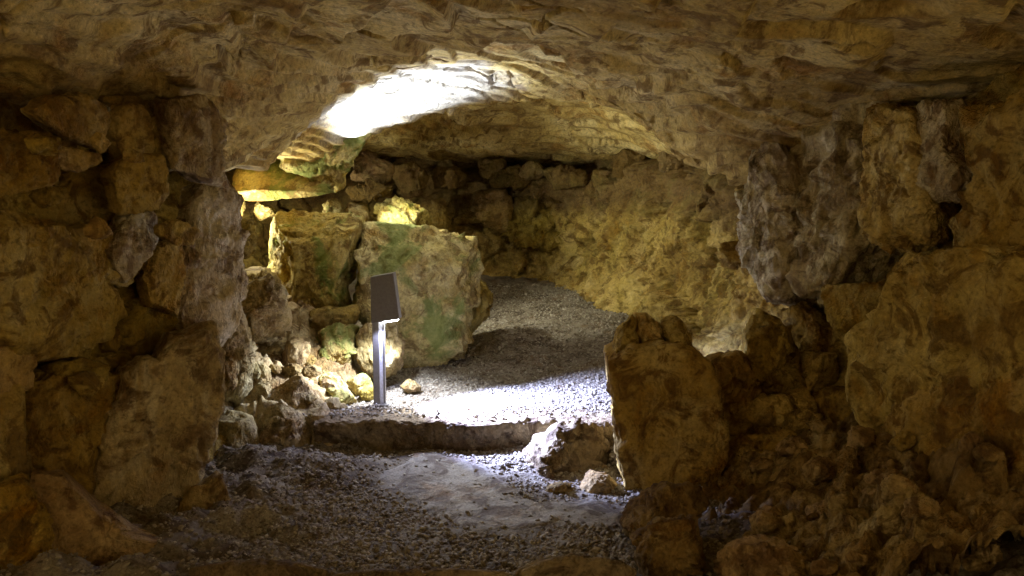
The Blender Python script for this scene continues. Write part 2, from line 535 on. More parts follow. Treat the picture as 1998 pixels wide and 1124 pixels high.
# ------------------------------------------------------------------ the walls: one ribbon of rock each
def wall(name, plan, nu, nv, mat, lean=None, amp=(0.12, 0.05, 0.012), z0=-0.25, z1=2.75, seed=0.0, gap=0.3):
    plan = np.asarray(plan, float)
    seg = np.concatenate([[0], np.cumsum(np.linalg.norm(np.diff(plan, axis=0), axis=1))])
    t = np.linspace(0, seg[-1], nu)
    ts = np.interp(t, seg, np.linspace(0, 1, len(plan)))
    B = catmull(plan, nu, ts)
    zz = np.linspace(z0, z1, nv)
    P = np.zeros((nu, nv, 3))
    P[:, :, 0] = B[:, None, 0]
    P[:, :, 1] = B[:, None, 1]
    P[:, :, 2] = zz[None]
    N = grid_normals(P)
    if lean is not None:
        P = P + N * np.interp(zz, lean[0], lean[1])[None, :, None]
    zc = fc(B)[:, None]
    P = P - N * (gap * smooth(zc - 0.24, zc - 0.10, zz[None]))[..., None]      # dark bedding gap under the vault
    p = P.reshape(-1, 3)
    n = N.reshape(-1, 3)
    wv = np.stack([fbm(p * 1.3 + 3 + seed, 3), fbm(p * 1.3 + 23 + seed, 3), fbm(p * 1.3 + 43 + seed, 3)], 1)
    f1, j1 = facet(p * np.array([2.6, 2.6, 2.2]) + wv * 0.55 + seed)
    f2, j2 = facet(p * 7.0 + wv * 0.9 + seed)
    f3, _ = facet(p * 17.0 + wv * 1.2 + seed)
    h = amp[0] * fbm(p * 1.1 + seed, 4) + amp[1] * (1.5 * f1 - 0.7 * (1 - smooth(0, 0.06, j1))) + amp[1] * 0.55 * (f2 - 0.3 * (1 - smooth(0, 0.1, j2))) \
        + amp[1] * 0.2 * f3 + amp[2] * fbm(p * 14 + seed, 4, 0.6) + 0.02 * fbm(p * 4 + seed, 4, 0.5, ridged=True)
    p = p + n * h[:, None]
    return struct(build(name, p, grid_faces(nu, nv), mat)), p, n


WL, _, _ = wall("cave_wall_left", [(-2.62, 2.25), (-2.5, 2.7), (-2.20, 3.4), (-1.77, 4.38), (-1.88, 4.75), (-2.4, 5.05), (-3.0, 5.2), (-3.6, 5.3)], 260, 240, M_WALL, amp=(0.08, 0.06, 0.016), seed=4.0)
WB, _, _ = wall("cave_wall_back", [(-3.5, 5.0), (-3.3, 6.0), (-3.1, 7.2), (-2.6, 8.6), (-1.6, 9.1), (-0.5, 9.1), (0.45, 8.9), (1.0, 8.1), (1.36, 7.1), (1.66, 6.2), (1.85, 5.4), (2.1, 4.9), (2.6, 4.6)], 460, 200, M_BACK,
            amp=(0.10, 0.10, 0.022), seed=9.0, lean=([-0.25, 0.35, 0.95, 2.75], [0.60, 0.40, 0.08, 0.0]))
WR, _, _ = wall("cave_wall_right", [(1.55, 5.6), (1.68, 5.2), (1.80, 4.95), (2.07, 4.4), (2.41, 3.6), (2.58, 2.7), (2.72, 2.25)], 280, 240, M_WALL,
            amp=(0.09, 0.07, 0.016), seed=14.0)

wall("added_wall_behind", [(3.4, -2.3), (1.5, -2.5), (0, -2.55), (-1.5, -2.5), (-3.4, -2.3)], 90, 50, M_WALL, seed=21.0)  # unseen, added to keep the world light from coming in head-on

# ------------------------------------------------------------------ the ground
def ground(name, xs, ys, zf, mat):
    X, Yg = np.meshgrid(xs, ys, indexing='ij')
    P = np.stack([X.ravel(), Yg.ravel(), np.zeros(X.size)], 1)
    P[:, 2] = zf(P[:, 0], P[:, 1])
    return struct(build(name, P, grid_faces(len(xs), len(ys)), mat))


def z_low(x, y):
    p = np.stack([x, y, 0 * x], 1)
    z = 0.03 * fbm(p * 1.2 + 3, 4) + 0.008 * fbm(p * 9, 4)
    z = z + 0.10 * smooth(-0.7, -1.7, x) + 0.10 * smooth(0.5, 1.6, x)
    z = z + 0.05 * smooth(3.5, 2.6, y) + 0.14 * smooth(1.0, 1.9, x) * smooth(4.3, 3.0, y)
    z = z + 0.07 * fbm(p * 4 + 9, 4, 0.55) * smooth(0.75, 1.3, np.abs(x - 0.1))
    return z


_up = rbf(np.array([(-2, 4.7), (-1, 4.7), (0, 4.7), (0.6, 4.7), (-2, 5.9), (-0.8, 5.9), (0, 5.9), (0.9, 5.9), (-0.3, 7.2), (0.3, 7.2), (1.2, 7.2), (-2.5, 7.2), (0, 8.6), (1, 8.6), (-2, 8.6), (2, 5)]),
          np.array([0.22, 0.2, 0.2, 0.18, 0.3, 0.2, 0.2, 0.24, 0.46, 0.48, 0.55, 0.6, 0.66, 0.68, 0.8, 0.25]), 0.02)


def z_up(x, y):
    p = np.stack([x, y, 0 * x], 1)
    return _up(np.stack([x, y], 1)) + 0.025 * fbm(p * 1.5 + 8, 4) + 0.006 * fbm(p * 9, 3) - 0.02


ground("cave_floor", np.linspace(-3.2, 3.2, 220), np.concatenate([np.linspace(-2.6, 2.4, 40)[:-1], np.linspace(2.4, 5.2, 200)]), z_low, M_FLOOR)
ground("gravel_path", np.linspace(-3.4, 2.4, 220), np.linspace(4.88, 9.2, 200), z_up, M_FLOOR)

def z_bank(x, y):
    p = np.stack([x, y, 0 * x], 1)
    f1, j1 = facet(p * 5.0 + 3)
    f2, j2 = facet(p * 13.0 + 7)
    z = 0.02 + 0.34 * smooth(-1.0, -1.75, x) * smooth(4.62, 5.2, y) + 0.25 * smooth(5.2, 6.0, y) * smooth(-0.95, -1.3, x)
    return z + 0.16 + 0.07 * f1 + 0.03 * f2 - 0.03 * (1 - smooth(0, 0.12, j1)) - 0.14 * smooth(-1.18, -0.98, x) - 0.3 * smooth(4.85, 4.6, y)


bank = ground("rubble_bank", np.linspace(-2.5, -0.93, 150), np.linspace(4.5, 6.4, 150), z_bank, M_LOOSE)


def z_bank_right(x, y):
    p = np.stack([x, y, 0 * x], 1)
    f1, j1 = facet(p * 4.0 + 13)
    f2, j2 = facet(p * 10.0 + 17)
    f3, j3 = facet(p * 24.0 + 27)
    z = z_low(x, y) - 0.10 + 0.30 * smooth(0.75, 1.9, x) + 0.06 * smooth(0.6, 1.1, x)
    return z + 0.09 * f1 + 0.05 * f2 + 0.02 * f3 - 0.03 * (1 - smooth(0, 0.12, j1)) - 0.3 * smooth(4.15, 4.4, y)


bank_right = ground("rubble_bank_right", np.linspace(0.5, 2.6, 170), np.linspace(2.5, 4.4, 160), z_bank_right, M_SHADED)


def z_patch(x, y):
    p = np.stack([x, y, 0 * x], 1)
    m = np.exp(-(((x + 0.42 + 0.25 * (y - 4.3)) / 0.36) ** 2 + ((y - 4.25) / 0.45) ** 2)) + 0.8 * np.exp(-(((x - 0.15) / 0.5) ** 2 + ((y - 3.75) / 0.3) ** 2))
    return z_low(x, y) - 0.02 + 0.028 * smooth(0.35, 0.7, m + 0.3 * fbm(p * 3, 4))


ground("packed_earth", np.linspace(-1.2, 1.0, 120), np.linspace(3.2, 4.72, 90), z_patch, M_PACK)

# ------------------------------------------------------------------ stones
def cube_sphere(n):
    """unit directions of a cube grid projected to a sphere, welded"""
    a = np.tan(np.linspace(-math.pi / 4, math.pi / 4, n + 1))
    U, W = np.meshgrid(a, a, indexing='ij')
    V, F = [], []
    for ax in range(3):
        for sg in (1, -1):
            p = np.zeros((n + 1, n + 1, 3))
            p[..., ax] = sg
            p[..., (ax + 1) % 3] = U * sg
            p[..., (ax + 2) % 3] = W
            F.append(grid_faces(n + 1, n + 1) + len(V) * (n + 1) ** 2)
            V.append(p.reshape(-1, 3))
    V = np.concatenate(V)
    F = np.concatenate(F)
    V /= np.linalg.norm(V, axis=1)[:, None]
    key = np.round(V * 1e5).astype(np.int64)
    _, first, inv = np.unique(key, axis=0, return_index=True, return_inverse=True)
    return V[first], inv.reshape(-1)[F]


_cs = {}
def radial(poly, phi):
    """radius of a 2D outline about the origin along the angles phi"""
    a = np.asarray(poly)
    b = np.roll(a, -1, axis=0)
    d = np.stack([np.cos(phi), np.sin(phi)], 1)
    e = b - a
    det = -d[:, None, 0] * e[None, :, 1] + d[:, None, 1] * e[None, :, 0]
    det = np.where(np.abs(det) < 1e-12, 1e-12, det)
    t = (-a[None, :, 0] * e[None, :, 1] + a[None, :, 1] * e[None, :, 0]) / det
    s = (d[:, None, 0] * a[None, :, 1] - d[:, None, 1] * a[None, :, 0]) / det
    ok = (t > 0) & (s >= -1e-6) & (s <= 1 + 1e-6)
    return np.where(ok, t, 0).max(axis=1)


COVER = []          # outlines in the picture, to know where a wall still lacks stones
N_STONE = [0]


def stone(name, poly, Y, mat, yaw=0.0, tilt=0.0, front=0.16, back=0.3, e=3.2, facets=15, cut=0.32, rough=1.0, n=None, parent=None, plane=None, seed=None, planes=(), grow=1.0, lump=1.0):
    """a rock whose outline seen from the front is POLY (picture points), standing at distance Y, facing the viewer turned by YAW"""
    N_STONE[0] += 1
    poly = np.asarray(poly, float)
    rg = np.random.default_rng(int(abs(poly.sum()) * 7 + poly[0, 0] * 3) if seed is None else seed)
    COVER.append(poly)
    if plane is None:
        c = poly.mean(axis=0)
        o = at(c[0], c[1], Y)
        nv = np.array([math.sin(yaw) * math.cos(tilt), -math.cos(yaw) * math.cos(tilt), math.sin(tilt)])
    else:
        o, nv = plane
    right = np.cross([0, 0, 1.0], -nv) * -1
    right = np.cross(nv, [0, 0, 1.0]) * -1
    right /= np.linalg.norm(right)
    up = np.cross(nv, right)
    eye = np.array([0, 0, EYE])
    W = []
    for px, py in poly:
        d = ray(px, py)
        t = np.dot(o - eye, nv) / np.dot(d, nv)
        W.append(eye + d * t)
    W = np.array(W)
    cen = (W.min(axis=0) + W.max(axis=0)) / 2 * 0.5 + W.mean(axis=0) * 0.5
    p2 = np.stack([(W - cen) @ right, (W - cen) @ up], 1)
    p2 = p2 * grow
    size = float(np.sqrt(abs(np.sum(p2[:, 0] * np.roll(p2[:, 1], -1) - np.roll(p2[:, 0], -1) * p2[:, 1])) / 2))
    if n is None:
        pxs = size / np.linalg.norm(cen - eye) * FPX
        n = int(np.clip(pxs / 4.4, 12, 36))
    if n not in _cs:
        _cs[n] = cube_sphere(n)
    D, F = _cs[n]
    # the axis towards the viewer is D[:,2]
    s = np.sqrt(D[:, 0] ** 2 + D[:, 1] ** 2)
    k = (s ** e + np.abs(D[:, 2]) ** e) ** (-1 / e)
    rho, zeta = s * k, D[:, 2] * k
    phi = np.arctan2(D[:, 1], D[:, 0])
    R = radial(p2, phi)
    fr, bk = front * size, back * size
    q = np.stack([rho * R * np.cos(phi), rho * R * np.sin(phi), np.where(zeta > 0, zeta * fr, zeta * bk)], 1)
    # flat broken faces
    sc = np.array([size * 0.5, size * 0.5, max(fr, 0.25 * size)])
    u = q / sc
    for _ in range(facets):
        v = rg.normal(size=3)
        v[2] = abs(v[2]) * 0.9 + 0.15
        v /= np.linalg.norm(v)
        dd = u @ v
        h = dd.max() * (1 - cut * rg.uniform(0.4, 1.3))
        over = np.maximum(dd - h, 0)
        u -= v[None] * (over * 0.92)[:, None]
    for vx, vy, vz, h in planes:
        v = np.array([vx, vy, vz]) / math.sqrt(vx * vx + vy * vy + vz * vz)
        over = np.maximum(u @ v - h, 0)
        u -= v[None] * over[:, None]
    q = u * sc
    p = cen + q[:, :1] * right + q[:, 1:2] * up + q[:, 2:] * nv
    # surface relief
    nd = D * np.array([1, 1, 1.3])
    nd = nd[:, :1] * right + nd[:, 1:2] * up + nd[:, 2:] * nv
    nd /= np.linalg.norm(nd, axis=1)[:, None]
    off = rg.uniform(0, 50, 3)
    f1 = 1.6 / size
    wv = np.stack([fbm(p * f1 * 1.3 + off, 3), fbm(p * f1 * 1.3 + off + 20, 3), fbm(p * f1 * 1.3 + off + 40, 3)], 1) * 0.4
    a1, _ = facet(p * f1 * 1.15 + off + wv)
    a2, j2 = facet(p * f1 * np.array([2.8, 2.8, 3.4]) + off + wv * 1.6)
    a3, _ = facet(p * f1 * 7.0 + off + wv * 2)
    h = 0.085 * lump * size * a1 + 0.042 * size * (a2 - 0.35 * (1 - smooth(0, 0.09, j2))) + 0.016 * size * a3
    h += 0.022 * size * fbm(p * f1 + off, 4, 0.5) + 0.030 * size * (fbm(p * f1 * 3 + off, 5, 0.6, ridged=True) - 0.5)
    h += 0.007 * fbm(p * 17 + off, 4, 0.65)
    p = p + nd * (h * rough)[:, None]
    base = cen.copy()
    base[2] = p[:, 2].min()
    return build(name, p, F, mat, parent, base)


def plane_through(pa, pb):
    """upright plane through two points of the ground plan, facing the camera's side"""
    pa, pb = np.array([*pa, 0.0]), np.array([*pb, 0.0])
    d = pb - pa
    nv = np.array([d[1], -d[0], 0])
    nv /= np.linalg.norm(nv)
    if np.dot(nv, -pa) < 0:
        nv = -nv
    return pa, nv


PL = plane_through((-2.10, 3.3), (-1.62, 4.4))
PR = plane_through((1.60, 5.0), (2.22, 3.5))


def tiltp(pl, yaw=0.0, tilt=0.0, off=0.0):
    o, n = pl
    c, s = math.cos(yaw), math.sin(yaw)
    n = np.array([n[0] * c - n[1] * s, n[0] * s + n[1] * c, 0])
    n = n * math.cos(tilt) + np.array([0, 0, math.sin(tilt)])
    return o + n * off, n


# --- left wall, stone by stone
LEFT = [
    ([(-30, 262), (60, 268), (100, 285), (106, 315), (90, 347), (40, 366), (-30, 372)], 0.05),
    ([(72, 218), (108, 195), (165, 193), (196, 215), (192, 250), (180, 280), (150, 268), (108, 248)], 0.0),
    ([(224, 238), (240, 214), (266, 213), (292, 235), (297, 272), (290, 302), (240, 297), (226, 266)], 0.03),
    ([(298, 238), (332, 224), (338, 262), (334, 300), (306, 296)], 0.0),
    ([(330, 212), (400, 200), (424, 245), (420, 300), (432, 345), (392, 338), (345, 318), (336, 265)], 0.04),
    ([(112, 288), (185, 302), (192, 314), (150, 330), (112, 326)], -0.05),
    ([(95, 402), (115, 365), (160, 340), (232, 336), (240, 370), (235, 410), (200, 446), (150, 452), (108, 440)], 0.04),
    ([(222, 342), (256, 314), (312, 314), (318, 360), (300, 396), (260, 408), (238, 408), (230, 372)], 0.02),
    ([(312, 320), (370, 328), (392, 350), (404, 386), (372, 402), (350, 432), (320, 432), (304, 400)], 0.03),
    ([(212, 484), (250, 428), (286, 404), (294, 450), (291, 482), (265, 512), (246, 538), (222, 505)], 0.08),
    ([(145, 458), (200, 450), (212, 478), (222, 508), (258, 528), (245, 548), (200, 546), (170, 522), (154, 492)], 0.0),
    ([(-40, 443), (60, 445), (110, 460), (140, 500), (175, 542), (192, 562), (202, 602), (182, 642), (100, 672), (-40, 655)], 0.04),
    ([(316, 442), (350, 434), (384, 450), (372, 474), (345, 474), (316, 458)], 0.05),
    ([(372, 405), (418, 350), (438, 400), (450, 470), (452, 560), (436, 640), (400, 660), (352, 640), (340, 580), (352, 500)], 0.02),
    ([(300, 490), (345, 478), (350, 560), (340, 600), (300, 590), (286, 540)], 0.0),
    ([(225, 560), (285, 545), (300, 600), (290, 665), (235, 668)], -0.16),
    ([(-40, 668), (50, 668), (52, 722), (46, 752), (-40, 772)], 0.02),
    ([(98, 718), (150, 704), (202, 714), (194, 748), (120, 744)], -0.02),
    ([(60, 672), (180, 655), (290, 690), (230, 712), (100, 706)], -0.10),
    ([(40, 802), (60, 770), (100, 754), (238, 756), (214, 812), (190, 900), (178, 990), (112, 980), (60, 930), (30, 870)], 0.03),
    ([(-40, 782), (30, 790), (20, 870), (44, 922), (70, 1000), (92, 1140), (-40, 1140)], 0.05),
    ([(352, 900), (424, 868), (440, 942), (404, 1012), (344, 1046), (318, 1004)], 0.0),
    ([(-30, 375), (60, 372), (96, 396), (100, 432), (-30, 436)], -0.06),
    ([(-30, 150), (60, 190), (70, 225), (60, 262), (-30, 256)], -0.06),
    ([(200, 190), (300, 190), (325, 212), (290, 228), (240, 210)], -0.05),
    ([(312, 1046), (400, 1010), (440, 1060), (400, 1140), (318, 1140)], -0.02),
]
for k, (pl, off) in enumerate(LEFT):
    stone("stone", pl, 0, M_STREAK if k in (4, 9, 13) else M_WALL, plane=tiltp(PL, random.uniform(-0.18, 0.18), random.uniform(-0.1, 0.15), off), rough=0.8, front=0.15, back=0.35, e=6, facets=8, cut=0.11, grow=1.24, lump=0.4, parent=WL)

for pl, Y, yaw, mt in [([(240, 736), (282, 702), (306, 706), (332, 662), (412, 645), (430, 700), (424, 800), (396, 900), (352, 990), (316, 1070), (200, 1080), (176, 990), (190, 900), (214, 800)], 3.72, 0.55, M_STREAK),
                       ([(66, 930), (130, 935), (190, 990), (256, 1042), (330, 1056), (352, 1150), (70, 1150)], 3.15, 0.5, M_SHADED),
                       ([(-40, 960), (50, 940), (92, 1010), (110, 1150), (-40, 1150)], 2.95, 0.5, M_WALL),
                       ([(318, 1020), (372, 960), (430, 930), (446, 980), (430, 1060), (380, 1110), (320, 1100)], 3.65, 0.5, M_SHADED)]:
    stone("stone", pl, Y, mt, yaw=yaw, tilt=0.1, front=0.15, back=0.5, e=5, facets=6, cut=0.10, rough=0.9, grow=1.04, lump=0.4, parent=WL)

# --- right wall
RIGHT = [
    ([(1560, 260), (1600, 215), (1660, 204), (1702, 225), (1710, 330), (1692, 450), (1650, 522), (1600, 542), (1560, 500), (1532, 400), (1526, 320)], 0.04, 1.5),
    ([(1720, 232), (1790, 250), (1800, 330), (1812, 400), (1792, 452), (1750, 462), (1712, 432), (1706, 330)], 0.03, 1.2),
    ([(1800, 225), (1850, 214), (1862, 240), (1852, 290), (1872, 320), (1882, 352), (1850, 376), (1815, 372), (1792, 300)], 0.05, 1),
    ([(1862, 250), (1902, 238), (1942, 290), (1932, 332), (1896, 352), (1876, 312)], 0.04, 1),
    ([(1820, 378), (1900, 374), (1908, 410), (1870, 442), (1822, 442), (1814, 402)], 0.03, 1),
    ([(1832, 446), (1872, 442), (1902, 422), (1884, 500), (1820, 534), (1780, 522), (1792, 464)], 0.05, 1),
    ([(1626, 566), (1700, 560), (1752, 578), (1760, 600), (1712, 628), (1660, 640), (1622, 622)], 0.14, 1),
    ([(1540, 545), (1600, 548), (1640, 530), (1690, 470), (1760, 470), (1770, 540), (1700, 560), (1620, 566), (1600, 600), (1550, 600)], 0.0, 1.3),
    ([(1522, 622), (1560, 602), (1596, 640), (1596, 690), (1560, 697), (1524, 682)], 0.05, 1),
    ([(1520, 690), (1600, 697), (1592, 740), (1560, 782), (1524, 778)], 0.07, 1),
    ([(1602, 650), (1690, 650), (1702, 740), (1692, 782), (1612, 790), (1597, 740)], 0.02, 1.2),
    ([(1530, 780), (1572, 770), (1600, 850), (1650, 890), (1640, 950), (1600, 940), (1560, 880), (1516, 850), (1510, 800)], 0.03, 1),
    ([(1568, 792), (1620, 772), (1690, 790), (1742, 830), (1742, 900), (1640, 942), (1656, 890), (1610, 852), (1574, 832)], 0.06, 1),
    ([(1760, 842), (1800, 790), (2040, 730), (2040, 985), (1900, 1000), (1842, 1006), (1810, 962), (1765, 922)], 0.10, 1),
    ([(1770, 540), (1900, 520), (2040, 560), (2040, 740), (1870, 782), (1742, 832), (1704, 760), (1702, 650), (1760, 610)], 0.05, 1.1),
    ([(1906, 252), (2040, 190), (2040, 565), (1912, 540), (1890, 450), (1932, 350)], 0.03, 1.2),
    ([(1640, 945), (1745, 900), (1765, 925), (1700, 965), (1690, 1000), (1640, 975)], 0.0, 1),
    ([(1900, 200), (2040, 110), (2040, 195), (1900, 240)], 0.0, 1),
]
for k, (pl, off, rr) in enumerate(RIGHT):
    stone("stone", pl, 0, M_STREAK if k in (0, 2) else M_WALL, plane=tiltp(PR, random.uniform(-0.18, 0.18), random.uniform(-0.1, 0.15), off), front=0.15, back=0.35, e=6, facets=8, cut=0.11, grow=1.24, lump=0.4, rough=rr * 0.9, parent=WR)

stone("pillar_edge", [(1478, 262), (1520, 255), (1556, 330), (1566, 450), (1562, 560), (1536, 620), (1500, 574), (1470, 520), (1446, 450), (1454, 390), (1470, 320)], 4.85, M_PILLAR, yaw=-0.85, front=0.20, back=0.5, e=4, facets=8, cut=0.12, rough=1.1, lump=0.6, parent=WR)
# small stones wedged where the walls still show bare rock
def inside(poly, x, y):
    c = False
    j = len(poly) - 1
    for i in range(len(poly)):
        if (poly[i][1] > y) != (poly[j][1] > y) and x < (poly[j][0] - poly[i][0]) * (y - poly[i][1]) / (poly[j][1] - poly[i][1]) + poly[i][0]:
            c = not c
        j = i
    return c


def wedge(region, plane, parent, count, r0, r1, off, mat):
    got = 0
    for _ in range(count * 12):
        if got >= count:
            break
        x, y = random.uniform(region[0], region[2]), random.uniform(region[1], region[3])
        if any(inside(p, x, y) for p in COVER):
            continue
        r = random.uniform(r0, r1)
        k = random.randint(6, 9)
        pl = [(x + r * random.uniform(0.65, 1.2) * math.cos(a * 2 * math.pi / k) * 1.2, y + r * random.uniform(0.65, 1.2) * math.sin(a * 2 * math.pi / k)) for a in range(k)]
        stone("stone", pl, 0, mat, plane=tiltp(plane, random.uniform(-0.4, 0.4), random.uniform(-0.3, 0.3), off + random.uniform(-0.05, 0.03)), front=0.4, back=0.5, parent=parent)
        got += 1


wedge((0, 270, 380, 1000), PL, WL, 16, 16, 32, -0.06, M_WALL)
wedge((1560, 430, 1998, 980), PR, WR, 14, 14, 32, -0.02, M_WALL)

# --- rear wall: rubble course under the vault and a few jutting blocks
BACK = [
    ([(918, 402), (934, 370), (984, 368), (1002, 402), (988, 452), (955, 442)], 8.7, 0.1),
    ([(1192, 305), (1225, 292), (1262, 300), (1266, 340), (1230, 356), (1196, 345)], 7.9, -0.2),
    ([(1378, 362), (1420, 338), (1462, 345), (1452, 400), (1392, 432), (1350, 420)], 6.2, -0.5),
    ([(690, 315), (720, 298), (762, 320), (764, 352), (720, 362), (684, 348)], 7.2, 0.2),
    ([(672, 366), (720, 356), (768, 366), (760, 384), (716, 388), (690, 402)], 7.1, 0.2),
    ([(820, 400), (862, 392), (880, 430), (872, 462), (832, 452)], 8.5, 0.1),
    ([(1002, 392), (1060, 385), (1100, 400), (1104, 470), (1060, 500), (1010, 480), (986, 450)], 8.75, 0.0),
    ([(1130, 362), (1180, 350), (1210, 372), (1200, 400), (1150, 404)], 8.3, -0.2),
    ([(1240, 372), (1300, 358), (1332, 380), (1300, 402), (1250, 404)], 7.5, -0.4),
    ([(840, 330), (886, 322), (912, 345), (900, 366), (850, 366)], 8.6, 0.0),
    ([(950, 335), (1010, 322), (1040, 345), (1020, 368), (960, 366)], 8.7, 0.0),
    ([(1060, 330), (1110, 318), (1136, 340), (1120, 362), (1070, 366)], 8.5, 0.0),
    ([(770, 330), (810, 318), (836, 345), (826, 386), (780, 380)], 8.3, 0.1),
    ([(1290, 290), (1330, 290), (1352, 320), (1320, 345), (1286, 330)], 7.2, -0.3),
]
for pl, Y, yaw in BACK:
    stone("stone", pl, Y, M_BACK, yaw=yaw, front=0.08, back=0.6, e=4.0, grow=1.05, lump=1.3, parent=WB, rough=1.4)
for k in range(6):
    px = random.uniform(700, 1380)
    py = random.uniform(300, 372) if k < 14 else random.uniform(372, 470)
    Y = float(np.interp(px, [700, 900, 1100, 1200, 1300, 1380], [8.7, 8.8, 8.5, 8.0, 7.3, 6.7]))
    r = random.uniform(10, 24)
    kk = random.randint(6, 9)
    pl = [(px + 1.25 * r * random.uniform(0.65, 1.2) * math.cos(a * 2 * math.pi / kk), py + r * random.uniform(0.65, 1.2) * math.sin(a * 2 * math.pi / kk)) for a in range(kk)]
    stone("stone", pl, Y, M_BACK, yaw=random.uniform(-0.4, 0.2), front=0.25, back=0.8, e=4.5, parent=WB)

# --- the mass that hangs from the vault on the left, and the slab over the niche
stone("hanging_rock", [(543, 292), (560, 250), (612, 214), (690, 214), (738, 240), (716, 270), (692, 312), (668, 362), (640, 368), (600, 340), (560, 322)], 6.75, M_BLOCK, yaw=0.25, tilt=-0.45,
      front=0.12, back=0.45, e=3.6, facets=4, cut=0.1, rough=1.1, parent=ceil)
stone("overhang", [(1150, 185), (1220, 206), (1262, 240), (1310, 270), (1332, 302), (1372, 322), (1410, 330), (1470, 329), (1492, 300), (1440, 225), (1340, 165), (1240, 128), (1150, 120)], 5.5, M_CEIL, yaw=-0.62, tilt=-0.55,
      front=0.12, back=0.25, e=3.4, facets=5, cut=0.10, rough=0.8, n=40, parent=ceil)
stone("slab", [(446, 370), (500, 364), (560, 367), (640, 369), (655, 373), (600, 380), (520, 387), (468, 387)], 6.75, M_BLOCK, tilt=-0.9, front=0.12, back=1.2, e=6, facets=2, cut=0.05, rough=0.35, parent=ceil)

